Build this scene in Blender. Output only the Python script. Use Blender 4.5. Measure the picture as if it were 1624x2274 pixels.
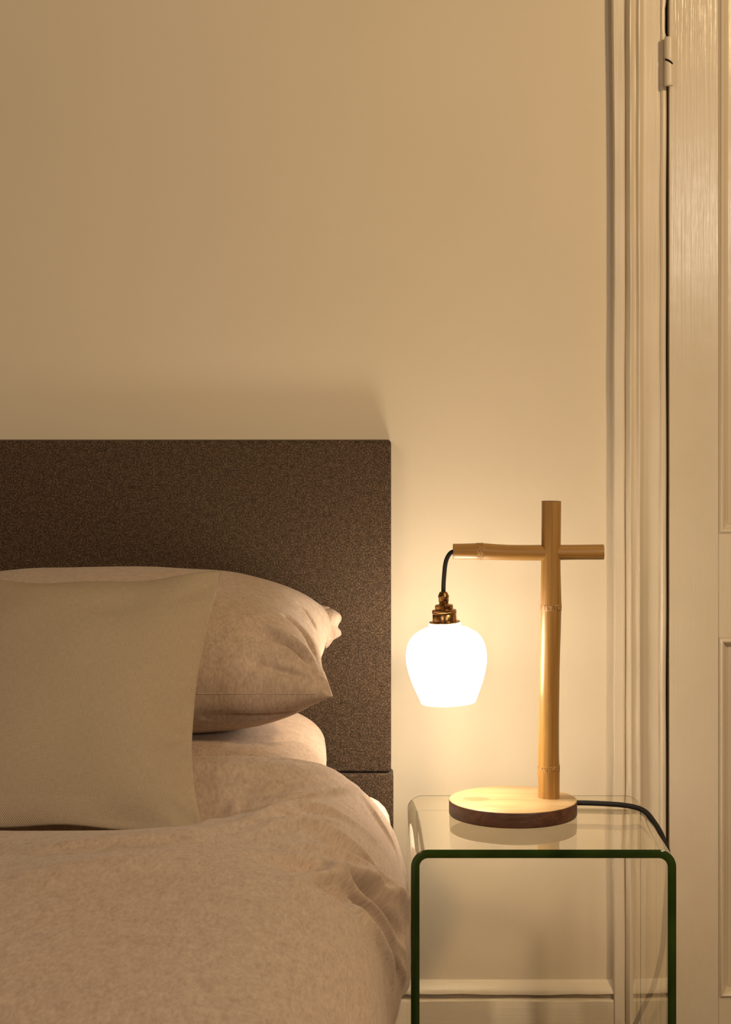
import bpy, bmesh, math, random
import numpy as np
from mathutils import Vector, Matrix
from mathutils.bvhtree import BVHTree

random.seed(4)
rng = np.random.RandomState(11)
for o in list(bpy.data.objects):
    bpy.data.objects.remove(o)
S = bpy.context.scene
COL = S.collection

# ------------------------------------------------------------------ camera
F, VX, VY, CAMZ = 4170.0, 837.0, 875.0, 1.20      # focal length and vanishing point in photo pixels
cam = bpy.data.cameras.new('camera')
cam.sensor_fit = 'VERTICAL'
cam.sensor_height = 36.0
cam.sensor_width = 36.0 * 1624 / 2274
cam.lens = 36.0 * F / 2274
cam.shift_x = (812 - VX) / 2274
cam.shift_y = (VY - 1137) / 2274
cam.clip_start = 0.05
co = bpy.data.objects.new('camera', cam)
COL.objects.link(co)
co.location = (0, 0, CAMZ)
co.rotation_euler = (math.pi / 2, 0, 0)
S.camera = co

# ------------------------------------------------------------------ world, light, exposure
W = bpy.data.worlds.new('world')
S.world = W
W.use_nodes = True
bg = W.node_tree.nodes['Background']
bg.inputs['Color'].default_value = (1.0, 0.70, 0.42, 1)
bg.inputs['Strength'].default_value = 0.075


def area(name, loc, target, sx, sy, power, color):
    l = bpy.data.lights.new(name, 'AREA')
    l.shape = 'RECTANGLE'
    l.size, l.size_y = sx, sy
    l.energy = power
    l.color = color
    o = bpy.data.objects.new(name, l)
    COL.objects.link(o)
    o.location = loc
    o.rotation_euler = (Vector(target) - Vector(loc)).to_track_quat('-Z', 'Y').to_euler()
    return o


area('ceiling_light', (1.45, 1.15, 2.35), (0.0, 3.1, 1.2), 0.25, 0.25, 32, (1.0, 0.71, 0.39))
area('window_light', (1.18, 0.0, 1.78), (-0.1, 2.9, 0.8), 0.13, 0.42, 9, (1.0, 0.83, 0.68))
area('left_fill_light', (-1.3, -0.3, 1.9), (-0.3, 3.0, 0.9), 0.9, 0.9, 14, (1.0, 0.80, 0.62))  # unseen soft fill added from the left to lift bed and wall
SHADE_COLOR = (1.0, 0.86, 0.67, 1)
SHADE_POWER = 20.0

vs = S.view_settings
vs.view_transform = 'Standard'
vs.look = 'None'
vs.exposure = 0.0
vs.gamma = 1.0
vs.use_curve_mapping = False


# ------------------------------------------------------------------ helpers
def P(px, py, Y):
    """world point seen at photo position (px, py) and standing at depth Y"""
    return Vector(((px - VX) * Y / F, Y, CAMZ - (py - VY) * Y / F))


def tag(o, label=None, cat=None, group=None, kind=None):
    if label: o['label'] = label
    if cat: o['category'] = cat
    if group: o['group'] = group
    if kind: o['kind'] = kind
    return o


def empty(name, loc):
    o = bpy.data.objects.new(name, None)
    o.empty_display_size = 0.05
    COL.objects.link(o)
    o.location = loc
    return o


def link(name, me, mats, parent=None, origin=(0, 0, 0)):
    """origin = world origin for the object; mesh data is given in world coordinates"""
    org = Vector(origin)
    me.transform(Matrix.Translation(-org))
    o = bpy.data.objects.new(name, me)
    COL.objects.link(o)
    if not isinstance(mats, (list, tuple)): mats = [mats]
    for m in mats: me.materials.append(m)
    if parent is not None:
        o.parent = parent
        w = parent.location.copy()
        if parent.parent is not None: w += parent.parent.location
        o.location = org - w
    else:
        o.location = org
    return o


def mesh_from(name, verts, faces, smooth=True):
    me = bpy.data.meshes.new(name)
    me.from_pydata([tuple(map(float, v)) for v in verts], [], faces)
    me.validate()
    if smooth:
        me.polygons.foreach_set('use_smooth', [True] * len(me.polygons))
    me.update()
    return me


def grid_faces(n, m, close_j=False, off=0, flip=False):
    f = []
    for i in range(n - 1):
        for j in range(m if close_j else m - 1):
            a, b = i * m + j, i * m + (j + 1) % m
            c, d = (i + 1) * m + (j + 1) % m, (i + 1) * m + j
            q = (a, b, c, d) if not flip else (a, d, c, b)
            f.append(tuple(off + k for k in q))
    return f


def set_uv(me, uv):
    lay = me.uv_layers.new(name='UVMap')
    idx = np.zeros(len(me.loops), dtype=np.int32)
    me.loops.foreach_get('vertex_index', idx)
    lay.data.foreach_set('uv', np.asarray(uv, dtype=np.float32)[idx].ravel())


def bm_mesh(name, bm, smooth=True, angle=40):
    bmesh.ops.recalc_face_normals(bm, faces=bm.faces[:])
    me = bpy.data.meshes.new(name)
    bm.to_mesh(me)
    bm.free()
    if smooth:
        me.polygons.foreach_set('use_smooth', [True] * len(me.polygons))
        try:
            me.set_sharp_from_angle(angle=math.radians(angle))
        except Exception:
            pass
    return me


def box(bm, x0, x1, y0, y1, z0, z1, bev=0.0, seg=2):
    r = bmesh.ops.create_cube(bm, size=1.0)
    for v in r['verts']:
        v.co = Vector(((x0 + x1) / 2 + v.co.x * (x1 - x0), (y0 + y1) / 2 + v.co.y * (y1 - y0), (z0 + z1) / 2 + v.co.z * (z1 - z0)))
    if bev > 0:
        es = set()
        for v in r['verts']: es.update(v.link_edges)
        bmesh.ops.bevel(bm, geom=list(es), offset=bev, segments=seg, profile=0.5, affect='EDGES')


def lathe(profile, center, axis=Vector((0, 0, 1)), seg=64, wob=None):
    """profile = (radius, height) pairs measured along axis from center"""
    axis = axis.normalized()
    q = Vector((0, 0, 1)).rotation_difference(axis)
    V = []
    for k, (r, h) in enumerate(profile):
        for j in range(seg):
            a = 2 * math.pi * j / seg
            rr = r * (1 + (wob(k, a) if wob else 0))
            V.append(Vector(center) + q @ Vector((rr * math.cos(a), rr * math.sin(a), h)))
    Fc = grid_faces(len(profile), seg, True)
    n = len(V)
    if profile[0][0] > 1e-5: Fc.append(tuple(range(seg))[::-1])
    if profile[-1][0] > 1e-5: Fc.append(tuple(range(n - seg, n)))
    return V, Fc


def catmull(pts, per):
    pts = [Vector(p) for p in pts]
    out = []
    n = len(pts)
    for i in range(n - 1):
        p0 = pts[i - 1] if i > 0 else pts[i] * 2 - pts[i + 1]
        p1, p2 = pts[i], pts[i + 1]
        p3 = pts[i + 2] if i + 2 < n else pts[i + 1] * 2 - pts[i]
        for k in range(per):
            t = k / per
            out.append(0.5 * ((2 * p1) + (p2 - p0) * t + (2 * p0 - 5 * p1 + 4 * p2 - p3) * t * t + (3 * p1 - p0 - 3 * p2 + p3) * t ** 3))
    out.append(pts[-1])
    return out


def catmull_arr(A, per):
    A = np.asarray(A, float)
    n = len(A)
    out = []
    for i in range(n - 1):
        p1, p2 = A[i], A[i + 1]
        p0 = A[i - 1] if i > 0 else 2 * p1 - p2
        p3 = A[i + 2] if i + 2 < n else 2 * p2 - p1
        for k in range(per):
            t = k / per
            out.append(0.5 * (2 * p1 + (p2 - p0) * t + (2 * p0 - 5 * p1 + 4 * p2 - p3) * t * t + (3 * p1 - p0 - 3 * p2 + p3) * t ** 3))
    out.append(A[-1])
    return np.array(out)


def tube(points, radii, seg=16, caps=True):
    pts = [Vector(p) for p in points]
    n = len(pts)
    if not hasattr(radii, '__len__'): radii = [radii] * n
    tang = [(pts[min(i + 1, n - 1)] - pts[max(i - 1, 0)]).normalized() for i in range(n)]
    ref = Vector((0, 1, 0)) if abs(tang[0].y) < 0.9 else Vector((1, 0, 0))
    u = (ref - tang[0] * ref.dot(tang[0])).normalized()
    V, UV = [], []
    L = 0
    for i in range(n):
        u = (u - tang[i] * u.dot(tang[i])).normalized()
        w = tang[i].cross(u)
        if i: L += (pts[i] - pts[i - 1]).length
        for j in range(seg):
            a = 2 * math.pi * j / seg
            V.append(pts[i] + (u * math.cos(a) + w * math.sin(a)) * radii[i])
            UV.append((j / seg, L))
    Fc = grid_faces(n, seg, True)
    if caps:
        Fc.append(tuple(range(seg))[::-1])
        Fc.append(tuple(range((n - 1) * seg, n * seg)))
    return V, Fc, UV


def wavy(A, B, freq, seed, octaves=3, dirs=5):
    """smooth pseudo-random field made of summed sines over two coordinate arrays"""
    r = np.random.RandomState(seed)
    out = np.zeros_like(A)
    amp = 1.0
    for o in range(octaves):
        for k in range(dirs):
            th = r.uniform(0, math.pi)
            f = freq * (2 ** o) * r.uniform(0.7, 1.3)
            out += amp / dirs * np.sin(f * (A * math.cos(th) + B * math.sin(th)) + r.uniform(0, 6.28))
        amp *= 0.5
    return out


def normals_of(V, faces):
    V = np.asarray(V)
    Fq = np.asarray(faces)
    n = np.cross(V[Fq[:, 2]] - V[Fq[:, 0]], V[Fq[:, 3]] - V[Fq[:, 1]])
    N = np.zeros_like(V)
    for k in range(4): np.add.at(N, Fq[:, k], n)
    return N / (np.linalg.norm(N, axis=1, keepdims=True) + 1e-12)


def fold_points(V, faces, folds, gain=(2.9, 0.8)):
    """drop fold lines, given as photo positions, on to the surface"""
    bvh = BVHTree.FromPolygons([Vector(v) for v in V], faces)
    out = []
    for pts, amp, width in folds:
        pp = []
        for (x, y) in pts:
            d = Vector(((x - VX) / F, 1.0, -(y - VY) / F)).normalized()
            hit = bvh.ray_cast(Vector((0, 0, CAMZ)), d)[0]
            if hit is not None: pp.append(hit)
        if len(pp) >= 2:
            out.append((np.array(catmull(pp, 6)), amp * gain[0], width * gain[1]))
    return out


def fold_field(V, folds):
    D = np.zeros(len(V))
    for pts, amp, width in folds:
        lo, hi = pts.min(0) - 4 * width, pts.max(0) + 4 * width
        idx = np.where(np.all((V >= lo) & (V <= hi), axis=1))[0]
        if not len(idx): continue
        X = V[idx]
        best = np.full(len(X), 1e9)
        bt = np.zeros(len(X))
        n = len(pts) - 1
        for i in range(n):
            a, b = pts[i], pts[i + 1]
            ab = b - a
            t = np.clip(((X - a) @ ab) / (ab @ ab + 1e-12), 0, 1)
            d = np.linalg.norm(X - (a + t[:, None] * ab), axis=1)
            m = d < best
            best[m] = d[m]
            bt[m] = ((i + t) / n)[m]
        taper = np.sin(np.pi * np.clip(bt * 0.9 + 0.05, 0, 1)) ** 0.7
        D[idx] += amp * taper * np.exp(-(best / width) ** 2)
    return D


# ------------------------------------------------------------------ materials
class MT:
    def __init__(s, name):
        s.m = bpy.data.materials.new(name)
        s.m.use_nodes = True
        s.t = s.m.node_tree
        s.b = s.t.nodes['Principled BSDF']

    def n(s, typ, **kw):
        nd = s.t.nodes.new(typ)
        for k, v in kw.items():
            if k in nd.inputs: nd.inputs[k].default_value = v
            else: setattr(nd, k, v)
        return nd

    def l(s, a, b): s.t.links.new(a, b)

    def set(s, **kw):
        for k, v in kw.items(): s.b.inputs[k.replace('_', ' ')].default_value = v
        return s

    def coord(s, scale=(1, 1, 1), kind='Object', rot=(0, 0, 0)):
        tc = s.n('ShaderNodeTexCoord')
        mp = s.n('ShaderNodeMapping')
        mp.inputs['Scale'].default_value = scale
        mp.inputs['Rotation'].default_value = rot
        s.l(tc.outputs[kind], mp.inputs['Vector'])
        return mp.outputs['Vector']

    def noise(s, vec, scale, detail=3, rough=0.5, dist=0.0):
        nd = s.n('ShaderNodeTexNoise')
        nd.inputs['Scale'].default_value = scale
        nd.inputs['Detail'].default_value = detail
        nd.inputs['Roughness'].default_value = rough
        nd.inputs['Distortion'].default_value = dist
        s.l(vec, nd.inputs['Vector'])
        return nd.outputs['Fac']

    def ramp(s, fac, stops):
        r = s.n('ShaderNodeValToRGB')
        e = r.color_ramp.elements
        while len(e) < len(stops): e.new(0.5)
        for k, (p, c) in enumerate(stops):
            e[k].position = p
            e[k].color = tuple(c) + (1,)
        s.l(fac, r.inputs['Fac'])
        return r.outputs['Color']

    def mix(s, a, b, fac, mode='MIX'):
        m = s.n('ShaderNodeMix', data_type='RGBA', blend_type=mode)
        for sock, val in ((m.inputs[6], a), (m.inputs[7], b), (m.inputs[0], fac)):
            if hasattr(val, 'links'): s.l(val, sock)
            else: sock.default_value = val if not isinstance(val, tuple) else tuple(val) + ((1,) if len(val) == 3 else ())
        return m.outputs[2]

    def math(s, op, a, b=0.0):
        m = s.n('ShaderNodeMath', operation=op)
        for k, v in enumerate((a, b)):
            if hasattr(v, 'links'): s.l(v, m.inputs[k])
            else: m.inputs[k].default_value = v
        return m.outputs[0]

    def bump(s, h, strength, dist, prev=None):
        b = s.n('ShaderNodeBump')
        b.inputs['Strength'].default_value = strength
        b.inputs['Distance'].default_value = dist
        s.l(h, b.inputs['Height'])
        if prev: s.l(prev, b.inputs['Normal'])
        return b.outputs['Normal']

    def color(s, c): s.l(c, s.b.inputs['Base Color'])

    def normal(s, nn): s.l(nn, s.b.inputs['Normal'])


def wall_mat():
    m = MT('cream_wall_paint').set(Roughness=0.6)
    m.b.inputs['Specular IOR Level'].default_value = 0.25
    v = m.coord()
    m.color(m.ramp(m.noise(v, 2.2, 4), [(0.3, (0.71, 0.62, 0.47)), (0.7, (0.75, 0.655, 0.50))]))
    n1 = m.bump(m.noise(m.coord(), 5, 2), 0.35, 0.004)
    n2 = m.bump(m.noise(m.coord(), 420, 3), 0.10, 0.0006, n1)
    m.normal(n2)
    return m.m


def gloss_paint(name, c0, c1, rough=0.3, streak=(55, 55, 1.2)):
    m = MT(name).set(Roughness=rough)
    m.color(m.ramp(m.noise(m.coord(), 6, 4), [(0.3, c0), (0.7, c1)]))
    n1 = m.bump(m.noise(m.coord(streak), 3.5, 4, 0.6), 0.42, 0.0012)
    n2 = m.bump(m.noise(m.coord(), 26, 3), 0.30, 0.0012, n1)
    m.normal(n2)
    return m.m


def felt_mat():
    m = MT('brown_wool_felt').set(Roughness=0.95)
    m.b.inputs['Sheen Weight'].default_value = 0.06
    m.b.inputs['Sheen Roughness'].default_value = 0.5
    m.b.inputs['Specular IOR Level'].default_value = 0.1
    v = m.coord()
    a = m.ramp(m.noise(v, 420, 3, 0.75), [(0.32, (0.024, 0.016, 0.011)), (0.5, (0.070, 0.047, 0.031)), (0.70, (0.25, 0.165, 0.10))])
    b = m.ramp(m.noise(v, 110, 3, 0.7), [(0.3, (0.65, 0.65, 0.65)), (0.7, (1.25, 1.25, 1.25))])
    m.color(m.mix(a, b, 1.0, 'MULTIPLY'))
    m.normal(m.bump(m.noise(m.coord(), 420, 3, 0.8), 0.5, 0.0012))
    return m.m


def jersey_mat(name, dark, light, stretch, kind='UV'):
    m = MT(name).set(Roughness=0.9)
    m.b.inputs['Sheen Weight'].default_value = 0.15
    m.b.inputs['Sheen Roughness'].default_value = 0.5
    m.b.inputs['Specular IOR Level'].default_value = 0.12
    fine = m.noise(m.coord(stretch, kind), 210, 3, 0.65)
    mid = m.noise(m.coord(stretch, kind), 70, 3, 0.6)
    s = m.math('ADD', m.math('MULTIPLY', fine, 0.6), m.math('MULTIPLY', mid, 0.4))
    m.color(m.ramp(s, [(0.36, dark), (0.64, light)]))
    n1 = m.bump(m.noise(m.coord((1, 1, 1), kind), 700, 2, 0.6), 0.35, 0.0007)
    m.normal(m.bump(m.noise(m.coord(stretch, kind), 60, 2), 0.15, 0.0008, n1))
    return m.m


def linen_mat():
    m = MT('woven_linen').set(Roughness=0.92)
    m.b.inputs['Specular IOR Level'].default_value = 0.12
    uv = m.coord((1, 1, 1), 'UV')
    sep = m.n('ShaderNodeSeparateXYZ')
    m.l(uv, sep.inputs[0])
    k = 2 * math.pi / 0.0029
    jit = m.noise(m.coord((1, 1, 1), 'UV'), 9, 3)
    u = m.math('ADD', m.math('MULTIPLY', sep.outputs[0], k), m.math('MULTIPLY', jit, 7.0))
    v = m.math('ADD', m.math('MULTIPLY', sep.outputs[1], k), m.math('MULTIPLY', jit, 5.0))
    su, sv = m.math('SINE', u), m.math('SINE', v)
    tw = m.math('SINE', m.math('ADD', u, v))
    w = m.math('ADD', m.math('ADD', m.math('MULTIPLY', m.math('MULTIPLY', su, sv), 0.28), m.math('MULTIPLY', tw, 0.22)), 0.5)
    th = m.noise(m.coord((90, 2600, 1), 'UV'), 1.0, 2)
    th2 = m.noise(m.coord((2600, 90, 1), 'UV'), 1.0, 2)
    base = m.ramp(m.math('ADD', m.math('MULTIPLY', th, 0.5), m.math('MULTIPLY', th2, 0.5)),
                  [(0.3, (0.34, 0.27, 0.19)), (0.7, (0.51, 0.42, 0.31))])
    dk = m.ramp(w, [(0.0, (0.66, 0.63, 0.60)), (0.55, (1.04, 1.04, 1.04))])
    m.color(m.mix(base, dk, 1.0, 'MULTIPLY'))
    m.normal(m.bump(w, 0.5, 0.0008))
    return m.m


def bamboo_mat(name, axis):
    st = (60, 60, 1.5) if axis == 'z' else (1.5, 60, 60)
    m = MT(name).set(Roughness=0.34)
    m.b.inputs['Coat Weight'].default_value = 0.25
    m.b.inputs['Coat Roughness'].default_value = 0.25
    a = m.noise(m.coord(st), 3.0, 4, 0.6)
    c = m.ramp(a, [(0.25, (0.27, 0.130, 0.032)), (0.5, (0.38, 0.205, 0.055)), (0.75, (0.47, 0.275, 0.085))])
    sp = m.noise(m.coord((1, 1, 0.8)), 95, 1)
    c = m.mix(c, (0.20, 0.08, 0.03), m.ramp(sp, [(0.78, (0, 0, 0)), (0.82, (0.7, 0.7, 0.7))]))
    m.color(c)
    m.normal(m.bump(m.noise(m.coord(st), 6, 3), 0.12, 0.0005))
    return m.m


TB_TOP = 0.024


def wood_mat(name, c0, c1, c2, rough=0.45, knot=None):
    m = MT(name).set(Roughness=rough)
    a = m.noise(m.coord((3.0, 26, 26)), 2.2, 5, 0.6, 0.6)
    b = m.noise(m.coord((8, 160, 160)), 2.5, 3, 0.7)
    s = m.math('ADD', m.math('MULTIPLY', a, 0.7), m.math('MULTIPLY', b, 0.3))
    col = m.ramp(s, [(0.34, c0), (0.5, c1), (0.66, c2)])
    if knot:
        tc = m.n('ShaderNodeTexCoord')
        mp = m.n('ShaderNodeMapping')
        mp.vector_type = 'TEXTURE'
        mp.inputs['Location'].default_value = knot
        mp.inputs['Scale'].default_value = (0.024, 0.017, 1.0)
        m.l(tc.outputs['Object'], mp.inputs['Vector'])
        g = m.n('ShaderNodeTexGradient', gradient_type='SPHERICAL')
        m.l(mp.outputs['Vector'], g.inputs['Vector'])
        col = m.mix(col, tuple(x * 0.72 for x in c0), m.ramp(m.math('ADD', g.outputs['Fac'], m.math('MULTIPLY', b, 0.15)), [(0.10, (0, 0, 0)), (0.30, (0.75,) * 3)]))
    m.color(col)
    m.normal(m.bump(b, 0.15, 0.0005))
    return m.m


def simple(name, c, rough=0.5, metal=0.0, **kw):
    m = MT(name).set(Roughness=rough, Metallic=metal)
    m.b.inputs['Base Color'].default_value = tuple(c) + (1,)
    for k, v in kw.items(): m.b.inputs[k.replace('_', ' ')].default_value = v
    return m


def brass_mat():
    m = MT('aged_brass').set(Roughness=0.24, Metallic=1.0)
    a = m.noise(m.coord(), 120, 4, 0.6)
    m.color(m.ramp(a, [(0.3, (0.27, 0.145, 0.055)), (0.7, (0.46, 0.27, 0.11))]))
    r = m.ramp(m.noise(m.coord(), 60, 3), [(0.3, (0.18,) * 3), (0.7, (0.34,) * 3)])
    m.l(r, m.b.inputs['Roughness'])
    return m.m


def cord_mat():
    m = MT('black_braided_cotton').set(Roughness=0.75)
    f = m.noise(m.coord(), 900, 2)
    m.color(m.ramp(f, [(0.60, (0.006, 0.0045, 0.0035)), (0.74, (0.06, 0.045, 0.03))]))
    m.normal(m.bump(f, 0.6, 0.0007))
    return m.m


def glass_mat():
    """clear sheet glass: see-through, tinted, mirror reflection by Fresnel on both skins"""
    m = MT('clear_table_glass')
    t = m.t
    t.nodes.remove(m.b)
    out = [n for n in t.nodes if n.type == 'OUTPUT_MATERIAL'][0]
    tr = m.n('ShaderNodeBsdfTransparent')
    tr.inputs['Color'].default_value = (0.965, 0.95, 0.89, 1)
    gl = m.n('ShaderNodeBsdfGlossy')
    gl.inputs['Roughness'].default_value = 0.0
    gl.inputs['Color'].default_value = (1, 1, 1, 1)
    geo = m.n('ShaderNodeNewGeometry')
    ior = m.math('SUBTRACT', 1.52, m.math('MULTIPLY', geo.outputs['Backfacing'], 1.52 - 1 / 1.52))
    fr = m.n('ShaderNodeFresnel')
    m.l(ior, fr.inputs['IOR'])
    mx = m.n('ShaderNodeMixShader')
    m.l(fr.outputs[0], mx.inputs[0])
    m.l(tr.outputs[0], mx.inputs[1])
    m.l(gl.outputs[0], mx.inputs[2])
    m.l(mx.outputs[0], out.inputs['Surface'])
    return m.m


def green_edge_mat():
    m = MT('green_polished_glass_edge').set(Roughness=0.08)
    a = m.noise(m.coord((3, 3, 3)), 4, 3)
    m.color(m.ramp(a, [(0.3, (0.010, 0.025, 0.003)), (0.7, (0.034, 0.070, 0.011))]))
    m.normal(m.bump(m.noise(m.coord(), 14, 2), 0.15, 0.002))
    return m.m


def shade_mat():
    m = MT('glowing_opal_glass').set(Roughness=0.15)
    m.b.inputs['Base Color'].default_value = (0.9, 0.88, 0.84, 1)
    m.b.inputs['Emission Color'].default_value = SHADE_COLOR
    m.b.inputs['Emission Strength'].default_value = SHADE_POWER
    return m.m


M_wall = wall_mat()
M_trim = gloss_paint('cream_gloss_trim', (0.70, 0.61, 0.47), (0.75, 0.66, 0.515), 0.36)
M_door = gloss_paint('cream_gloss_door', (0.68, 0.59, 0.45), (0.73, 0.64, 0.50), 0.19)
M_skirt = gloss_paint('cream_gloss_skirting', (0.66, 0.58, 0.45), (0.72, 0.63, 0.49), 0.38, (1.2, 40, 40))
M_felt = felt_mat()
M_duvet = jersey_mat('oatmeal_jersey_duvet', (0.40, 0.30, 0.232), (0.56, 0.44, 0.35), (1.1, 0.42, 1))
M_pillow = jersey_mat('oatmeal_jersey_pillow', (0.41, 0.305, 0.23), (0.60, 0.465, 0.36), (1.5, 1.2, 0.55), 'Object')
M_linen = linen_mat()
M_white = simple('white_cotton_sheet', (0.80, 0.76, 0.68), 0.9).m
M_bamboo = bamboo_mat('bamboo_upright', 'z')
M_bamboo_h = bamboo_mat('bamboo_crossbar', 'x')
def node_mat():
    m = MT('bamboo_node_ring').set(Roughness=0.6)
    m.color(m.ramp(m.noise(m.coord((1, 1, 0.5)), 420, 3, 0.7), [(0.38, (0.22, 0.10, 0.03)), (0.52, (0.38, 0.205, 0.06)), (0.66, (0.58, 0.38, 0.16))]))
    return m.m


M_node = node_mat()
M_bend = simple('bamboo_cut_end', (0.22, 0.10, 0.04), 0.8).m
M_wood_top = wood_mat('oiled_oak_top', (0.34, 0.20, 0.085), (0.46, 0.30, 0.14), (0.55, 0.39, 0.20), knot=(-0.0566, 0.0, TB_TOP))
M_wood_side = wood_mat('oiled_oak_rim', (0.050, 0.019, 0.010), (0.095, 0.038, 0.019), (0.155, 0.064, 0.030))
M_brass = brass_mat()
M_cord = cord_mat()
M_glass = glass_mat()
M_edge = green_edge_mat()
M_shade = shade_mat()
M_dark = simple('dark_void', (0.004, 0.003, 0.002), 1.0).m
M_floor = wood_mat('brown_floor_boards', (0.10, 0.05, 0.025), (0.16, 0.085, 0.045), (0.22, 0.12, 0.065))

# ------------------------------------------------------------------ room
YW = 3.15                                   # face of the back wall
XD0 = P(1481, 0, YW - 0.015).x              # door opening
XD1 = 1.225
ZD = 2.02
bm = bmesh.new()
box(bm, -2.6, XD0, YW, YW + 0.12, 0, 2.6)
box(bm, XD1, 2.6, YW, YW + 0.12, 0, 2.6)
box(bm, XD0, XD1, YW, YW + 0.12, ZD, 2.6)
tag(link('wall_back', bm_mesh('wall_back', bm, False), M_wall), kind='structure')
bm = bmesh.new()
box(bm, -2.6, 2.6, -1.0, YW + 0.12, -0.05, 0)
tag(link('floor', bm_mesh('floor', bm, False), M_floor), kind='structure')
bm = bmesh.new()
box(bm, XD0 - 0.02, XD1 + 0.02, YW + 0.12, YW + 0.14, 0, ZD + 0.02)  # unseen black board added behind the door to keep light out
tag(link('door_backing', bm_mesh('door_backing', bm, False), M_dark), kind='structure')

# architrave beside the door: a moulded profile run up the wall
prof = [(1364, 0), (1364, .019), (1366, .021), (1385, .021), (1388, .019), (1389.5, .016), (1391, .017), (1392, .022), (1395, .027),
        (1398, .030), (1401, .030), (1405, .0265), (1410, .0235), (1412, .0235), (1414, .026), (1417, .0295), (1420, .0295), (1424, .025), (1429, .0165),
        (1431, .015), (1464, .015), (1466, .0135), (1467.5, .0135), (1469, .0165), (1473, .0185), (1478, .0175), (1481.5, .013), (1481.5, -.02)]
zs = np.concatenate([np.linspace(0, 1.74, 160), np.linspace(1.745, 2.08, 90)])
V = []
for z in zs:
    py = VY + (CAMZ - z) * F / 3.13
    for k, (px, d) in enumerate(prof):
        w = 0.0
        if k < 4: w = -4.0 * min(1, max(0, (420 - py) / 420)) * (1 - k / 5)
        w += 0.5 * math.sin(z * 9 + k * 0.2) + 0.3 * math.sin(z * 23 + 1)
        if k >= 24:                          # the bead is chipped away above the hinge
            ch = math.exp(-((py - 45) / 26.0) ** 4) if py > 45 else math.exp(-((py - 45) / 34.0) ** 4)
            w -= 4.5 * ch * (1 + 0.2 * math.sin(z * 210)) if k >= 26 else 2.0 * ch
        V.append(((px + w - VX) * 3.13 / F, YW - d - 0.0003 * math.sin(z * 31 + k), z))
me = mesh_from('trim', V, grid_faces(len(zs), len(prof)))
me.set_sharp_from_angle(angle=math.radians(22))
tag(link('trim_1', me, M_trim), kind='structure')
# right hand and head architraves
bm = bmesh.new()
box(bm, XD1, XD1 + 0.075, YW - 0.022, YW, 0, 2.08, 0.004)
tag(link('trim_2', bm_mesh('trim', bm), M_trim), kind='structure')
bm = bmesh.new()
box(bm, XD0 - 0.085, XD1 + 0.075, YW - 0.024, YW, 2.08, 2.165, 0.004)
tag(link('trim_3', bm_mesh('trim', bm), M_trim), kind='structure')


# skirting board
def skirting(name, x0, x1):
    sp = [(0, .218), (.002, .2165), (.007, .213), (.013, .2075), (.0165, .202), (.017, .198), (.013, .1965), (.006, .195), (.006, .1905), (.015, .189), (.018, .1865), (.018, .0), (0, 0)]
    xs = np.linspace(x0, x1, 140)
    V = []
    for x in xs:
        for k, (d, z) in enumerate(sp):
            wz = 0.0008 * math.sin(x * 23 + k) + 0.0006 * math.sin(x * 71 + 2 * k) if 2 < k < 11 else 0
            V.append((x, YW - d, z + wz))
    me = mesh_from(name, V, grid_faces(len(xs), len(sp)))
    me.set_sharp_from_angle(angle=math.radians(45))
    tag(link(name, me, M_skirt), kind='structure')


skirting('baseboard_back', -2.6, P(1364, 0, 3.13).x)
skirting('baseboard_right', XD1 + 0.075, 2.6)

# panelled door
YD = 3.137
XL = P(1487, 0, YD).x
XR = XD1 - 0.004
zu0, zl1, zl0 = P(0, 1186, YD).z, P(0, 1416, YD).z, P(0, 2217, YD).z
xp = P(1597, 0, YD).x
xm = (XL + XR) / 2
door = empty('door_1', (XL, YD, 0))
tag(door, 'cream gloss painted panelled door hung on the right of the architrave', 'door', kind='structure')
bm = bmesh.new()
pans = [(xp, xm - 0.05, zu0, 1.89), (xm + 0.05, XR - (xp - XL), zu0, 1.89), (xp, xm - 0.05, zl0, zl1), (xm + 0.05, XR - (xp - XL), zl0, zl1)]
box(bm, XL, xp, YD, YD + 0.035, 0.006, ZD - 0.006, 0.0015)
box(bm, XR - (xp - XL), XR, YD, YD + 0.035, 0.006, ZD - 0.006, 0.0015)
for z0, z1 in ((0.006, zl0), (zl1, zu0), (1.89, ZD - 0.006)):
    box(bm, xp, XR - (xp - XL), YD, YD + 0.035, z0, z1)
for z0, z1 in ((zl0, zl1), (zu0, 1.89)):
    box(bm, xm - 0.05, xm + 0.05, YD, YD + 0.035, z0, z1)
link('door_frame', bm_mesh('door_frame', bm, False), M_door, door, (XL, YD, 0))
for (x0, x1, z0, z1) in pans:
    pf = [(0, -.0005), (.0012, .0012), (.0022, .0004), (.003, -.0022), (.005, -.0034), (.0075, -.0022), (.010, .003), (.0135, .0085), (.0155, .0105), (.0165, .011), (.017, .0098), (.020, .0098)]
    V = []
    for ins, d in pf:
        V += [(x0 + ins, YD + d, z0 + ins), (x1 - ins, YD + d, z0 + ins), (x1 - ins, YD + d, z1 - ins), (x0 + ins, YD + d, z1 - ins)]
    Fc = grid_faces(len(pf), 4, True)
    Fc.append(tuple(range(len(V) - 4, len(V))))
    bm = bmesh.new()
    vv = [bm.verts.new(v) for v in V]
    for f in Fc: bm.faces.new([vv[i] for i in f])
    link('door_panel', bm_mesh('door_panel', bm, True, 25), M_door, door, (x0, YD, z0))

# painted hinge on the hanging side
hz0, hz1 = P(0, 190, 3.118).z, P(0, 82, 3.118).z
hx = P(1486.5, 0, 3.118).x
hr = 10.2 * 3.118 / F


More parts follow.
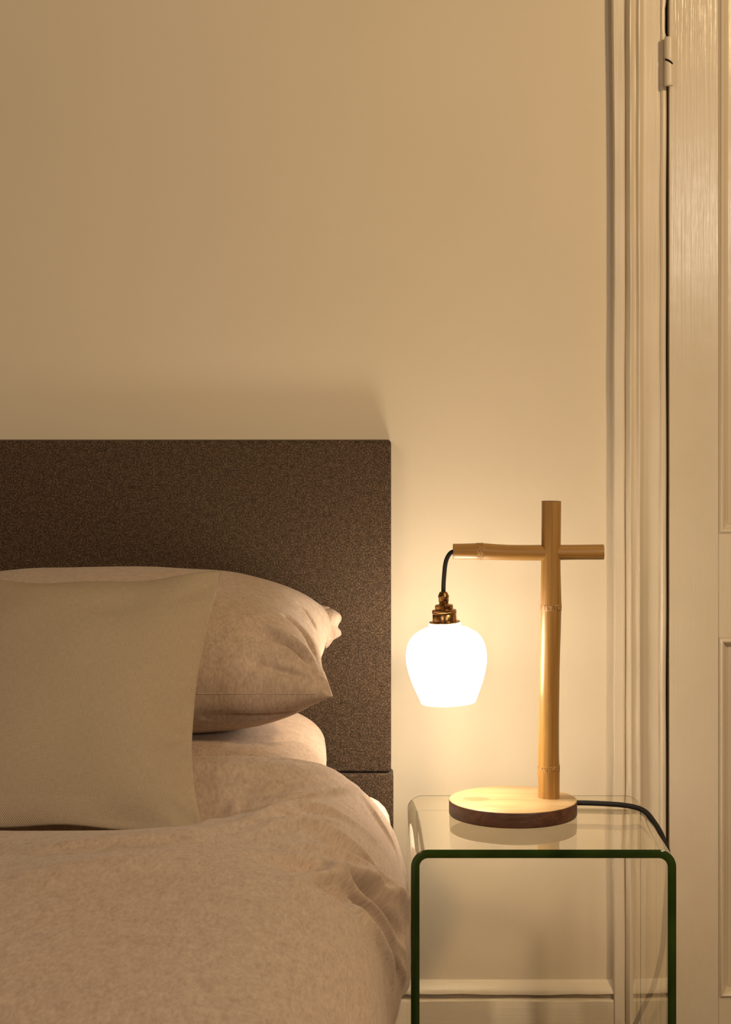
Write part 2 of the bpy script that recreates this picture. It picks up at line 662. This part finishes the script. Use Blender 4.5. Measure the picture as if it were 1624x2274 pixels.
def knuckle(z0, z1, lean0, lean1):
    seg, rows = 40, 14
    V = []
    for i in range(rows):
        t = i / (rows - 1)
        r = hr * (0.93 if i in (0, rows - 1) else 1.0)
        for j in range(seg):
            a = 2 * math.pi * j / seg
            dz = (lean0(a) * (1 - t) + lean1(a) * t)
            V.append((hx + r * math.cos(a), 3.120 + r * math.sin(a), z0 + (z1 - z0) * t + dz))
    Fc = grid_faces(rows, seg, True) + [tuple(range(seg))[::-1], tuple(range((rows - 1) * seg, rows * seg))]
    me = mesh_from('knuckle', V, Fc)
    me.set_sharp_from_angle(angle=math.radians(50))
    return me


zm = P(0, 137, 3.118).z
crack = lambda a: -0.0045 * (math.cos(a) * 0.9 + 0.4 * max(0, math.cos(a)) ** 2)
hinge = empty('hinge', (hx, 3.12, hz0))
tag(hinge, 'paint-covered barrel hinge with a dark crack across its middle, at the door edge', 'hinge')
zero = lambda a: 0.0
link('upper_knuckle', knuckle(zm + 0.0020, hz1, crack, zero), M_trim, hinge, (hx, 3.12, zm))
link('lower_knuckle', knuckle(hz0, zm - 0.0020, zero, crack), M_trim, hinge, (hx, 3.12, hz0))
V, Fc = lathe([(hr * 0.8, 0), (hr * 0.8, hz1 - hz0 - 0.004)], (hx, 3.12, hz0 + 0.002), seg=24)
link('dark_core', mesh_from('crack_core', V, Fc), M_dark, hinge, (hx, 3.12, hz0))  # black core stands in for the darkness inside the crack

# ------------------------------------------------------------------ bed
YH = 3.085
bed = empty('bed', (-0.7, 2.1, 0))
tag(bed, 'brown felt upholstered bed with a tall flat headboard against the wall', 'bed')


def padded(name, x0, x1, y0, y1, z0, z1, bev, mat, parent, puff=0.0):
    bm = bmesh.new()
    box(bm, x0, x1, y0, y1, z0, z1, bev, 4)
    return link(name, bm_mesh(name, bm, True, 60), mat, parent, ((x0 + x1) / 2, y0, z0))


hb_z = P(0, 978, YH).z
sp_z = P(0, 1717, YH).z
padded('headboard_panel', -1.62, P(869, 0, YH).x, YH, YW - 0.001, sp_z + 0.001, hb_z, 0.006, M_felt, bed)
padded('lower_headboard_panel', -1.625, P(874, 0, YH - .006).x, YH - 0.006, YW - 0.019, 0.02, sp_z - 0.0005, 0.005, M_felt, bed)
padded('bed_base', -1.61, 0.010, 1.06, YH - 0.008, 0.06, 0.305, 0.015, M_felt, bed)
for (x, y) in ((-1.5, 1.2), (-0.08, 1.2), (-1.5, 2.9), (-0.08, 2.9)):
    V, Fc = lathe([(0.02, 0), (0.024, 0.062)], (x, y, 0), seg=20)
    link('leg', mesh_from('leg', V, Fc), M_dark, bed, (x, y, 0))

bm = bmesh.new()
box(bm, -1.61, 0.022, 1.07, 3.070, 0.306, 0.552, 0.045, 5)
for yy in np.arange(1.3, 3.02, 0.08):
    bmesh.ops.bisect_plane(bm, geom=bm.verts[:] + bm.edges[:] + bm.faces[:], plane_co=(0, float(yy), 0), plane_no=(0, 1, 0))
for v in bm.verts:                                          # the side is squeezed in where the duvet is tucked
    if v.co.x > -0.3:
        t = min(1, max(0, (2.80 - v.co.y) / 0.35))
        v.co.x -= 0.032 * t * t * (3 - 2 * t)
o = link('mattress', bm_mesh('mattress', bm, True, 60), M_white, None, (-0.8, 2.0, 0.306))
tag(o, 'mattress in a white sheet, a sliver bare between duvet and headboard', 'mattress')


# pillows --------------------------------------------------------------
def pillow(name, W_, D_, top, bot, M, mat, c1=0.05, c2=0.03, a=2.6, b=0.55, n=220, wr=0.004, folds=(), seed=1, shear=None, skew=0.0):
    """two sewn sheets; M maps local (x across, y deep, z up) to world"""
    u = np.sin(np.linspace(-1, 1, n) * math.pi / 2) * 0.35 + np.linspace(-1, 1, n) * 0.65
    U, Vv = np.meshgrid(u, u, indexing='ij')
    X = W_ / 2 * U * (1 - c1 * (1 - Vv ** 2) * (1 - skew * Vv))
    Y = D_ / 2 * Vv * (1 - c2 * (1 - U ** 2))
    prof = (np.clip(1 - np.abs(U) ** a, 0, 1) ** b) * (np.clip(1 - np.abs(Vv) ** a, 0, 1) ** b)
    edge = np.clip(1 - np.maximum(np.abs(U), np.abs(Vv)), 0, 1)
    sheets = []
    seam = 0.004 * np.sin(Y * 60) * (np.abs(U) ** 8) + 0.003 * np.sin(X * 45) * (np.abs(Vv) ** 8)
    for sgn, T in ((1, top), (-1, bot)):
        Z = sgn * T * prof + seam
        if shear is not None: Z = Z + shear(U, Vv)
        nz = wavy(X, Y, 14, seed + sgn, 3) * wr * np.minimum(1, edge * 6)
        Z = Z + nz
        sheets.append(np.stack([X, Y, Z], -1).reshape(-1, 3))
    Mn = np.array(M)
    top_v = sheets[0] @ Mn[:3, :3].T + Mn[:3, 3]
    bot_v = sheets[1] @ Mn[:3, :3].T + Mn[:3, 3]
    ft = grid_faces(n, n, flip=False)
    fb = grid_faces(n, n, flip=True, off=n * n)
    V = np.vstack([top_v, bot_v])
    faces = ft + fb
    if folds:
        fl = fold_points(V, faces, folds)
        N = normals_of(V, faces)
        em = np.concatenate([np.minimum(1, edge.ravel() * 25)] * 2)
        V = V + N * (fold_field(V, fl) * em)[:, None]
    uv = np.vstack([np.stack([X.ravel(), Y.ravel()], -1)] * 2)
    me = bpy.data.meshes.new(name)
    me.from_pydata([tuple(v) for v in V], [], faces)
    set_uv(me, uv)
    bm = bmesh.new()
    bm.from_mesh(me)
    bmesh.ops.remove_doubles(bm, verts=bm.verts[:], dist=0.00005)
    bmesh.ops.recalc_face_normals(bm, faces=bm.faces[:])
    bm.to_mesh(me)
    bm.free()
    me.polygons.foreach_set('use_smooth', [True] * len(me.polygons))
    return me


def frame_matrix(center, ex, ey):
    ex = Vector(ex).normalized()
    ey = Vector(ey)
    ey = (ey - ex * ey.dot(ex)).normalized()
    ez = ex.cross(ey)
    M = Matrix.Identity(4)
    for i in range(3):
        M[i][0], M[i][1], M[i][2], M[i][3] = ex[i], ey[i], ez[i], center[i]
    return M


# lower pillow
M = frame_matrix((-0.43, 2.835, 0.637), (1, 0, 0), (0, 1, 0.02))
me = pillow('pillow', 0.680, 0.465, 0.080, 0.082, M, M_pillow, c1=-0.04, c2=0.03, a=5.0, b=0.5, seed=5, wr=0.003,
            folds=[([(520, 1650), (600, 1640), (690, 1655)], 0.002, 0.012)])
o = link('pillow', me, M_pillow, None, (-0.43, 2.835, 0.555))
tag(o, 'oatmeal jersey pillow, the lower of the two stacked against the headboard', 'pillow', 'pair of jersey pillows on the bed')

# upper pillow: front edge lower than the back, leaning on the headboard
M = frame_matrix((-0.413, 2.835, 0.808), (1, 0, 0.0), (0, 1, 0.115))
folds = [
    ([(560, 1385), (640, 1432), (700, 1490), (732, 1535)], 0.006, 0.010),
    ([(640, 1370), (690, 1425), (722, 1490), (735, 1535)], 0.006, 0.009),
    ([(600, 1395), (665, 1440), (712, 1500)], -0.004, 0.007),
    ([(670, 1345), (705, 1400), (728, 1460)], 0.004, 0.008),
    ([(620, 1428), (680, 1470), (722, 1520)], -0.005, 0.008),
    ([(560, 1470), (650, 1500), (720, 1530)], 0.003, 0.010),
    ([(620, 1515), (680, 1527), (728, 1535)], -0.003, 0.006),
    ([(460, 1592), (560, 1595), (660, 1580), (715, 1562)], 0.003, 0.010),
    ([(720, 1350), (735, 1380), (738, 1410)], -0.004, 0.006),
    ([(712, 1502), (727, 1512), (733, 1526), (728, 1541)], -0.0022, 0.004),
    ([(640, 1545), (690, 1538), (722, 1528)], 0.0020, 0.006),
]
me = pillow('pillow', 0.705, 0.45, 0.118, 0.098, M, M_pillow, c1=0.065, c2=0.03, a=3.2, b=0.50, seed=2, wr=0.004, folds=folds)
top_pillow = link('pillow', me, M_pillow, None, (-0.41, 2.835, 0.71))
tag(top_pillow, 'oatmeal jersey pillow with pinched corners, the upper of the two stacked pillows', 'pillow', 'pair of jersey pillows on the bed')
# bunched end of the pillowcase at the back corner
oc = [(716, 1352), (736, 1352), (748, 1358), (757, 1366), (758.5, 1376), (753, 1386), (751, 1393), (757, 1401), (758, 1410), (750, 1416), (741, 1421), (733, 1432), (722, 1440), (712, 1420), (708, 1380)]
oc = [Vector(p) for p in catmull([Vector((x, y, 0)) for x, y in oc + oc[:1]], 5)][:-1]
cc = Vector((732, 1390, 0))
bm = bmesh.new()
rings = []
for side in (-1, 1):
    for t in ((0.12, 0.4, 0.7, 0.9, 1.0) if side < 0 else (0.9, 0.7, 0.4, 0.12)):
        ring = []
        for q in oc:
            p = cc + (q - cc) * t
            dep = 0.017 * math.sqrt(max(0, 1 - t ** 2)) * side
            dep += 0.0025 * math.sin((p.y - 1350) * 0.16 + (p.x - 730) * 0.12) * (1 - t * 0.5)
            ring.append(bm.verts.new(P(p.x, p.y, 3.005 + dep)))
        rings.append(ring)
for r0, r1 in zip(rings[:-1], rings[1:]):
    for j in range(len(r0)):
        bm.faces.new((r0[j], r0[(j + 1) % len(r0)], r1[(j + 1) % len(r0)], r1[j]))
bm.faces.new(rings[0])
bm.faces.new(rings[-1])
link('pillowcase_corner', bm_mesh('pillowcase_corner', bm, True, 80), M_pillow, top_pillow, tuple(P(732, 1390, 3.005)))
# seam welt along the open front edge
tp = [Vector(v.co) + top_pillow.location for v in me.vertices]
seam_line = fold_points(tp, [tuple(p.vertices) for p in me.polygons], [([(x, 1541 - 0.00003 * (x - 430) * (700 - x)) for x in range(436, 716, 14)], 0, 1)])[0][0]
V, Fc, UV = tube([Vector(p) for p in seam_line], 0.0007, 8)
link('seam', mesh_from('seam', V, Fc), M_pillow, top_pillow, tuple(seam_line[0]))

# square linen cushion
M = frame_matrix((-0.432, 2.480, 0.796), (1, 0.0, 0.0), (0.0, 0.29, 0.29))
M = frame_matrix((-0.427, 2.470, 0.800), (1, 0.02, 0.0), (0.012, 0.27, 0.29))
folds = [
    ([(380, 1335), (435, 1312), (480, 1290)], 0.0012, 0.016),
    ([(340, 1550), (385, 1585), (420, 1622)], 0.0022, 0.024),
    ([(320, 1700), (380, 1668), (420, 1640)], 0.0022, 0.022),
    ([(370, 1650), (420, 1634)], -0.0014, 0.014),
    ([(360, 1780), (405, 1808), (436, 1835)], 0.0014, 0.016),
    ([(150, 1330), (230, 1345), (330, 1330)], 0.0012, 0.025),
    ([(200, 1800), (300, 1820), (380, 1815)], 0.0012, 0.025),
]
me = pillow('cushion', 0.425, 0.420, 0.066, 0.050, M, M_linen, c1=0.115, c2=0.10, a=2.2, b=0.78, seed=8, wr=0.0075, skew=0.45, folds=folds)
o = link('cushion', me, M_linen, None, (-0.427, 2.36, 0.655))
tag(o, 'square woven linen cushion propped in front of the stacked pillows', 'cushion')

# duvet ------------------------------------------------------------------
net = [
    # back edge, tucked down behind
    [(-1.62, 2.575, .60), (-.9, 2.575, .60), (-.55, 2.575, .60), (-.35, 2.575, .60), (-.25, 2.575, .60), (-.146, 2.60, .60), (-.08, 2.65, .595), (-.045, 2.77, .585), (-.005, 2.82, .55), (.018, 2.83, .52), (.030, 2.845, .46), (.032, 2.85, .40), (0.028, 2.85, .39)],
    [(-1.62, 2.545, .69), (-.9, 2.545, .69), (-.55, 2.545, .69), (-.35, 2.545, .69), (-.25, 2.545, .698), (-.146, 2.57, .695), (-.075, 2.62, .674), (-.034, 2.74, .622), (.005, 2.80, .573), (.029, 2.815, .533), (.040, 2.83, .475), (.042, 2.84, .40), (0.028, 2.84, .39)],
    [(-1.62, 2.505, .70), (-.9, 2.505, .70), (-.55, 2.505, .70), (-.35, 2.505, .705), (-.24, 2.505, .712), (-.144, 2.535, .706), (-.0725, 2.585, .684), (-.031, 2.69, .639), (.005, 2.75, .590), (.029, 2.77, .545), (.044, 2.78, .48), (.044, 2.79, .398), (0.028, 2.79, .39)],
    [(-1.62, 2.465, .66), (-.9, 2.465, .66), (-.55, 2.465, .655), (-.35, 2.465, .66), (-.235, 2.465, .680), (-.135, 2.498, .689), (-.0715, 2.55, .675), (-.034, 2.64, .648), (.003, 2.68, .600), (.030, 2.68, .552), (.046, 2.69, .48), (.046, 2.69, .396), (0.028, 2.69, .39)],
    [(-1.62, 2.38, .615), (-.9, 2.38, .61), (-.55, 2.38, .600), (-.35, 2.38, .603), (-.232, 2.415, .641), (-.128, 2.45, .665), (-.0710, 2.505, .662), (-.036, 2.57, .641), (.004, 2.58, .597), (.031, 2.58, .547), (.0455, 2.57, .475), (.045, 2.56, .396), (0.025, 2.56, .39)],
    [(-1.62, 2.24, .68), (-.9, 2.24, .680), (-.55, 2.24, .678), (-.35, 2.24, .675), (-.236, 2.27, .676), (-.137, 2.35, .678), (-.083, 2.42, .667), (-.036, 2.47, .643), (.003, 2.48, .602), (.029, 2.48, .552), (.038, 2.48, .475), (.028, 2.49, .396), (0.01, 2.49, .39)],
    [(-1.62, 2.10, .712), (-.9, 2.10, .705), (-.55, 2.10, .705), (-.35, 2.10, .705), (-.23, 2.11, .708), (-.15, 2.15, .688), (-.10, 2.16, .672), (-.040, 2.20, .642), (-.004, 2.27, .603), (.029, 2.33, .553), (.036, 2.36, .475), (.022, 2.38, .396), (-0.01, 2.38, .39)],
    [(-1.62, 2.02, .710), (-.9, 2.02, .706), (-.55, 2.02, .706), (-.35, 2.02, .709), (-.23, 2.03, .708), (-.15, 2.06, .695), (-.105, 2.08, .672), (-.052, 2.11, .634), (-.010, 2.18, .582), (.014, 2.25, .527), (.020, 2.29, .46), (.012, 2.32, .396), (-0.01, 2.32, .39)],
    [(-1.62, 1.91, .711), (-.9, 1.91, .711), (-.55, 1.91, .711), (-.35, 1.91, .713), (-.23, 1.91, .711), (-.15, 1.95, .702), (-.10, 1.97, .690), (-.058, 1.98, .674), (-.018, 1.98, .643), (.004, 2.02, .588), (.010, 2.07, .495), (.010, 2.12, .396), (-0.01, 2.12, .39)],
    [(-1.62, 1.75, .710), (-.9, 1.75, .712), (-.55, 1.75, .712), (-.35, 1.75, .713), (-.23, 1.75, .711), (-.15, 1.76, .705), (-.095, 1.77, .694), (-.043, 1.79, .672), (-.003, 1.81, .640), (.011, 1.84, .585), (.014, 1.86, .495), (.010, 1.86, .396), (-0.01, 1.86, .39)],
    [(-1.62, 1.48, .705), (-.9, 1.48, .708), (-.55, 1.48, .708), (-.35, 1.48, .708), (-.23, 1.48, .706), (-.15, 1.48, .70), (-.085, 1.48, .688), (-.035, 1.49, .66), (.0, 1.5, .62), (.014, 1.5, .562), (.018, 1.5, .475), (.016, 1.5, .396), (-0.01, 1.5, .39)],
    [(-1.62, 1.16, .69), (-.9, 1.16, .69), (-.55, 1.16, .69), (-.35, 1.16, .69), (-.23, 1.16, .688), (-.15, 1.16, .68), (-.085, 1.16, .67), (-.03, 1.16, .645), (.01, 1.16, .61), (.024, 1.16, .555), (.03, 1.16, .475), (.03, 1.16, .396), (0.0, 1.16, .39)],
    [(-1.62, 1.02, .60), (-.9, 1.02, .60), (-.55, 1.02, .60), (-.35, 1.02, .60), (-.23, 1.02, .60), (-.15, 1.02, .595), (-.085, 1.02, .59), (-.03, 1.025, .58), (.01, 1.03, .55), (.024, 1.035, .51), (.03, 1.04, .46), (.03, 1.04, .396), (0.0, 1.04, .39)],
    [(-1.62, 1.01, .40), (-.9, 1.01, .40), (-.55, 1.01, .40), (-.35, 1.01, .40), (-.23, 1.01, .40), (-.15, 1.01, .40), (-.085, 1.01, .40), (-.03, 1.01, .40), (.005, 1.015, .40), (.02, 1.02, .40), (.025, 1.03, .40), (.02, 1.03, .396), (0.0, 1.03, .39)],
]
A = catmull_arr(np.array(net), 34)                         # along the bed
A = np.transpose(catmull_arr(np.transpose(A, (1, 0, 2)), 34), (1, 0, 2))
nr, nc = A.shape[:2]
V = A.reshape(-1, 3)
faces = grid_faces(nr, nc, flip=False)
N = normals_of(V, faces)
if N[np.argmin(np.abs(V[:, 0] + .4) + np.abs(V[:, 1] - 1.9))][2] < 0:
    faces = grid_faces(nr, nc, flip=True)
    N = -N
dfolds = [
    # pull lines running from the shoulder across towards the cushion: ridges, then the hollows between them
    ([(430, 1852), (518, 1839), (557, 1828), (622, 1799), (672, 1790), (718, 1795), (768, 1816), (830, 1860)], 0.0050, 0.013),
    ([(534, 1862), (614, 1835), (657, 1830), (695, 1836), (730, 1847), (787, 1882), (850, 1940)], 0.0050, 0.013),
    ([(560, 1784), (640, 1772), (720, 1758), (795, 1752)], 0.0035, 0.010),
    ([(595, 1818), (650, 1812), (710, 1817), (760, 1835)], -0.0040, 0.011),
    ([(640, 1798), (690, 1800), (741, 1808)], -0.0025, 0.009),
    ([(634, 1886), (710, 1893), (787, 1920), (837, 1947), (887, 1997), (910, 2020)], 0.0055, 0.012),
    ([(690, 1862), (740, 1872), (785, 1897), (835, 1932), (880, 1975)], -0.0050, 0.011),
    ([(540, 1900), (620, 1905), (690, 1915), (740, 1922)], 0.0030, 0.016),
    ([(634, 1943), (691, 1955), (741, 1938), (783, 1945), (826, 1959), (864, 1985), (910, 2032)], 0.0075, 0.011),
    ([(653, 1961), (700, 1962), (745, 1955), (783, 1985), (818, 2016), (856, 2070), (900, 2118)], 0.0070, 0.010),
    ([(768, 1962), (800, 1975), (835, 2000), (870, 2045), (900, 2080)], -0.0120, 0.013),
    ([(718, 1974), (768, 2001), (799, 2043), (837, 2095), (860, 2150), (868, 2215)], 0.0060, 0.013),
    ([(760, 1985), (787, 2022), (820, 2060), (850, 2105), (880, 2160)], -0.0100, 0.012),
    ([(650, 1935), (690, 1940), (725, 1936)], -0.0050, 0.012),
    ([(868, 2110), (888, 2150), (897, 2190)], 0.0040, 0.009),
    ([(800, 1765), (840, 1825), (880, 1890)], 0.0030, 0.008),
    ([(450, 1832), (520, 1790), (600, 1760)], 0.0025, 0.009),
    ([(60, 1885), (200, 1875), (330, 1866), (430, 1862)], 0.003, 0.018),
    ([(0, 1960), (160, 1930), (320, 1915), (480, 1905)], 0.004, 0.04),
]
fl = fold_points(V, faces, dfolds, (1.9, 0.95))
D = fold_field(V, fl)
X, Yy = V[:, 0], V[:, 1]
D = D + 0.0035 * wavy(X, Yy, 11, 31, 3) + 0.0012 * wavy(X * 1.0, Yy * 2.2, 42, 9, 2)
# wobble of the hanging hem
V = V + N * D[:, None]
V[:, 0] = np.where(V[:, 0] > 0.030, np.minimum(V[:, 0], 0.0178 * V[:, 1] - 0.0005), V[:, 0])   # rests against the table leg
me = mesh_from('duvet', V, faces)
du = np.concatenate([[0], np.cumsum(np.linalg.norm(np.diff(A[nr // 2], axis=0), axis=1))])
dv = np.concatenate([[0], np.cumsum(np.linalg.norm(np.diff(A[:, nc // 3], axis=0), axis=1))])
UVd = np.stack(np.meshgrid(dv, du, indexing='ij'), -1).reshape(-1, 2)[:, ::-1]
set_uv(me, UVd)
o = link('duvet', me, M_duvet, None, (-0.7, 2.0, 0.56))
tag(o, 'oatmeal jersey duvet with folds at its shoulder, spread over the bed', 'duvet')

# ------------------------------------------------------------------ glass side table
YT0, YT1 = 2.64, 2.996
TX0, TX1 = P(913, 0, YT0).x, P(1502.5, 0, YT0).x
TZ = P(0, 1887, YT0).z
TH, RO = 0.012, 0.0245


def arc(cx, cz, r, a0, a1, n=14):
    return [(cx + r * math.cos(a0 + (a1 - a0) * i / n), cz + r * math.sin(a0 + (a1 - a0) * i / n)) for i in range(n + 1)]


pi = math.pi
outer = [(TX0, 0.001)] + arc(TX0 + RO, TZ - RO, RO, pi, pi / 2) + arc(TX1 - RO, TZ - RO, RO, pi / 2, 0) + [(TX1, 0.001)]
inner = [(TX0 + TH, 0.001)] + arc(TX0 + RO, TZ - RO, RO - TH, pi, pi / 2) + arc(TX1 - RO, TZ - RO, RO - TH, pi / 2, 0) + [(TX1 - TH, 0.001)]
bev = 0.0008
n = len(outer)
V = []
for y in (YT0 + 0.0006, YT1): V += [(x, y, z) for x, z in outer]
for y in (YT0 + 0.0006, YT1): V += [(x, y, z) for x, z in inner]
Fc = grid_faces(2, n) + grid_faces(2, n, off=2 * n, flip=True)
bi = n
for i in range(n - 1): Fc.append((n + i, n + i + 1, 3 * n + i + 1, 3 * n + i))   # back edge, clear
bm = bmesh.new()
vv = [bm.verts.new(v) for v in V]
for f in Fc: bm.faces.new([vv[i] for i in f])
me = bm_mesh('side_table', bm, True, 35)
table = link('side_table', me, M_glass, None, ((TX0 + TX1) / 2, (YT0 + YT1) / 2, 0))
tag(table, 'clear bent glass side table between the bed and the door', 'side table')
# front edge: polished, dark green
rows = []
for t, d in ((0.0, 0.0008), (0.08, 0.0), (0.92, 0.0), (1.0, 0.0008)):
    rows += [(outer[i][0] * (1 - t) + inner[i][0] * t, YT0 + d, outer[i][1] * (1 - t) + inner[i][1] * t) for i in range(n)]
me = mesh_from('glass_edge', rows, grid_faces(4, n))
e = link('glass_edge', me, M_edge, table, ((TX0 + TX1) / 2, YT0, 0))
e['label'] = 'dark green polished front edge of the glass'

rows = []
for t in (0.0, 0.07):
    rows += [(outer[i][0] * (1 - t) + inner[i][0] * t, YT1 + 0.0003, outer[i][1] * (1 - t) + inner[i][1] * t) for i in range(n)]
me = mesh_from('glass_arris', rows, grid_faces(2, n))
link('back_arris', me, M_edge, table, ((TX0 + TX1) / 2, YT1, TZ))

# ------------------------------------------------------------------ lamp
YL = 2.872
k = YL / F
BX = P(1139.5, 0, 2.86).x
BZ = TZ
lamp = empty('table_lamp', (BX, 2.86, BZ))
tag(lamp, 'lit bamboo table lamp with a white glass shade hanging from its crossbar', 'table lamp')
RB = 142 * 2.86 / F
TB = 0.0235
prof = [(0.0, 0), (RB - 0.003, 0), (RB - .001, .0006), (RB, 0.0025), (RB, TB - 0.002), (RB - 0.0006, TB - .0006), (RB - 0.002, TB), (0, TB)]
bm = bmesh.new()
V, Fc = lathe(prof, (BX, 2.86, BZ + 0.0005), seg=128)
vv = [bm.verts.new(v) for v in V]
for f in Fc:
    try: bm.faces.new([vv[i] for i in f])
    except ValueError: pass
bmesh.ops.remove_doubles(bm, verts=bm.verts[:], dist=1e-6)
me = bm_mesh('base', bm, True, 50)
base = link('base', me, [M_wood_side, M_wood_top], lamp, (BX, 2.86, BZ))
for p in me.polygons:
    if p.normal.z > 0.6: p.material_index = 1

# upright
post_pts = [(1219, 1780), (1219, 1740), (1218.8, 1707), (1218.6, 1680), (1219.2, 1600), (1221, 1480), (1223, 1400), (1223.8, 1352), (1224, 1343), (1223.8, 1330), (1223.4, 1260), (1224, 1225), (1224.6, 1160), (1225, 1113)]
post_r = [24.2, 24.2, 24.6, 23.6, 22.8, 22.5, 22.9, 23.2, 23.5, 23.3, 21.9, 21.7, 21.7, 21.8]
cp = catmull_arr(np.array([[*P(x, y, YL), r * k] for (x, y), r in zip(post_pts, post_r)]), 8)
cp[0][2] = BZ + TB - 0.001
V, Fc, UV = tube([c[:3] for c in cp], [c[3] for c in cp], 48)
me = mesh_from('upright', V, Fc)
me.set_sharp_from_angle(angle=math.radians(60))
up = link('bamboo_upright', me, [M_bamboo, M_bend], lamp, (BX, YL, BZ))
me.polygons[-1].material_index = 1


def node_ring(c, axis, r, parent, seed):
    rr = random.Random(seed)
    prof = [(r * 0.99, -0.0085), (r * 1.006, -0.007), (r * 1.008, -0.003), (r * 1.014, -0.0005), (r * 1.016, 0.0006), (r * 0.99, 0.0014)]
    ph = [rr.uniform(-1, 1) for _ in range(200)]
    V = []
    q = Vector((0, 0, 1)).rotation_difference(Vector(axis).normalized())
    seg = 96
    for kk, (pr, h) in enumerate(prof):
        for j in range(seg):
            a = 2 * pi * j / seg
            hh = h + (0.0014 * ph[(j * 3) % 200] if kk in (0, 1, 2) else 0.0003 * ph[j])
            V.append(Vector(c) + q @ Vector((pr * math.cos(a), pr * math.sin(a), hh)))
    me = mesh_from('node_ring', V, grid_faces(len(prof), seg, True))
    return link('node_ring', me, M_node, parent, c)


node_ring(P(1224, 1343, YL), (0, 0, 1), 23.5 * k, up, 1)
node_ring(P(1219, 1701, YL), (0, 0, 1), 24.5 * k, up, 2)

# crossbar
bar = [(1006.5, 1224.5), (1030, 1224.6), (1058, 1224.4), (1070, 1224.3), (1082, 1225), (1130, 1227.2), (1200, 1227.6), (1224, 1227), (1270, 1226.5), (1330, 1226), (1341, 1226)]
bar_r = [17.2, 17.5, 18.2, 18.6, 18.2, 17.4, 17.6, 17.4, 16.8, 17.0, 16.9]
cp = catmull_arr(np.array([[*P(x, y, YL), r * k] for (x, y), r in zip(bar, bar_r)]), 8)
V, Fc, UV = tube([c[:3] for c in cp], [c[3] for c in cp], 40)
me = mesh_from('crossbar', V, Fc)
me.set_sharp_from_angle(angle=math.radians(60))
cb = link('bamboo_crossbar', me, [M_bamboo_h, M_bend], lamp, tuple(P(1224, 1227, YL)))
me.polygons[-2].material_index = 1
me.polygons[-1].material_index = 1
node_ring(P(1071, 1224.4, YL), (1, 0, 0), 18.6 * k, cb, 5)

# flex from the bar to the holder
pc = [(1020, 1226), (1008, 1225), (1000, 1229), (993, 1240), (989, 1255), (987, 1275), (985.5, 1295), (985, 1318)]
pts = catmull([P(x, y, YL) for x, y in pc], 8)
V, Fc, UV = tube(pts, 4.9 * k, 16)
f = link('hanging_flex', mesh_from('flex', V, Fc), M_cord, lamp, tuple(P(985, 1225, YL)))
f['label'] = 'black braided flex carrying the shade'

# brass lampholder, tilted a little with the shade
top_c = P(984.8, 1313, YL)
tilt = math.radians(2.7)
ax = Vector((math.sin(tilt), 0, -math.cos(tilt)))


def knurl(kk, a): return 0.0


hp = [(0, 0), (4.5, 0), (8.5, 2), (10, 5), (11.5, 9), (12.2, 10), (12.2, 13), (11.2, 14.5), (11.4, 22), (10.5, 23), (10, 27), (12, 29), (18, 29.5), (20.2, 31.5), (20.4, 36), (19.6, 39),
      (22, 40), (26, 41), (27.2, 42.5), (27.2, 45), (26.5, 46.5)]
V, Fc = lathe([(r * k, h * k) for r, h in hp], top_c, ax, 64)
hold = link('lampholder', mesh_from('lampholder', V, Fc), M_brass, lamp, tuple(top_c))
hold.data.set_sharp_from_angle(angle=math.radians(38))
hp = [(25.0, 46.3), (26.9, 47), (26.9, 49), (25.6, 50), (26.4, 51), (26.6, 64), (26.8, 65.5), (33.2, 66), (34.4, 67.5), (34.2, 69.5), (33, 70.5), (20, 70.5)]
V, Fc = lathe([(r * k, h * k) for r, h in hp], top_c, ax, 180, wob=lambda kk, a: 0.012 * (1 if int(a / (2 * pi) * 90 + 0.25) % 1 == 0 and (a * 90 / (2 * pi)) % 1 < 0.5 else 0) if kk in (1, 2) else 0)
ring = link('shade_ring', mesh_from('shade_ring', V, Fc), M_brass, hold, tuple(top_c))
ring.data.set_sharp_from_angle(angle=math.radians(38))
# opal glass shade
so = [(34.0, 70.6), (35, 72), (35.3, 76), (38, 79), (50, 83.5), (60, 88.5), (70, 95.5), (78, 104), (84.5, 116), (88, 130), (89.4, 145), (89.0, 158), (87, 170), (83.5, 185), (78.5, 201), (73, 216), (67.5, 229), (62.5, 241), (61, 245.5), (59.5, 247)]
so = [(p[0], p[1]) for p in catmull_arr(np.array(so), 4)]
si = [(max(r - 3.5, 5), h + (2 if h < 100 else 0)) for r, h in so if h < 244][::-1]
V, Fc = lathe([(r * k, h * k) for r, h in so + si], top_c, ax, 96)
Fc = Fc[:-2]
sh = link('lamp_shade', mesh_from('lamp_shade', V, Fc), M_shade, lamp, tuple(top_c))
sh['label'] = 'glowing white opal glass shade'

# mains cord over the right edge of the table, down behind it to the wall
xo = TX1 + 0.0075
cpts = [(P(1262, 1795, 2.86).x, 2.915, BZ + .0062), (.30, 2.915, BZ + .0062), (.34, 2.912, BZ + .0060), (.385, 2.902, BZ + .0048), (.411, 2.893, BZ - .001), (.4255, 2.882, BZ - .016),
        (.4355, 2.862, BZ - .034), (.4415, 2.842, BZ - .058), (.4400, 2.840, BZ - .095), (.4375, 2.850, BZ - .15), (.4360, 2.862, BZ - .20), (.4330, 2.895, BZ - .25), (.4300, 2.94, BZ - .295), (.4270, 3.02, BZ - .35), (.420, 3.09, BZ - .41), (.40, 3.105, BZ - .48), (.38, 3.10, 0.006)]
V, Fc, UV = tube(catmull(cpts, 12), 0.0040, 16)
f = link('mains_cord', mesh_from('mains_cord', V, Fc), M_cord, lamp, cpts[0])
f['label'] = 'black braided mains cord running over the table edge'
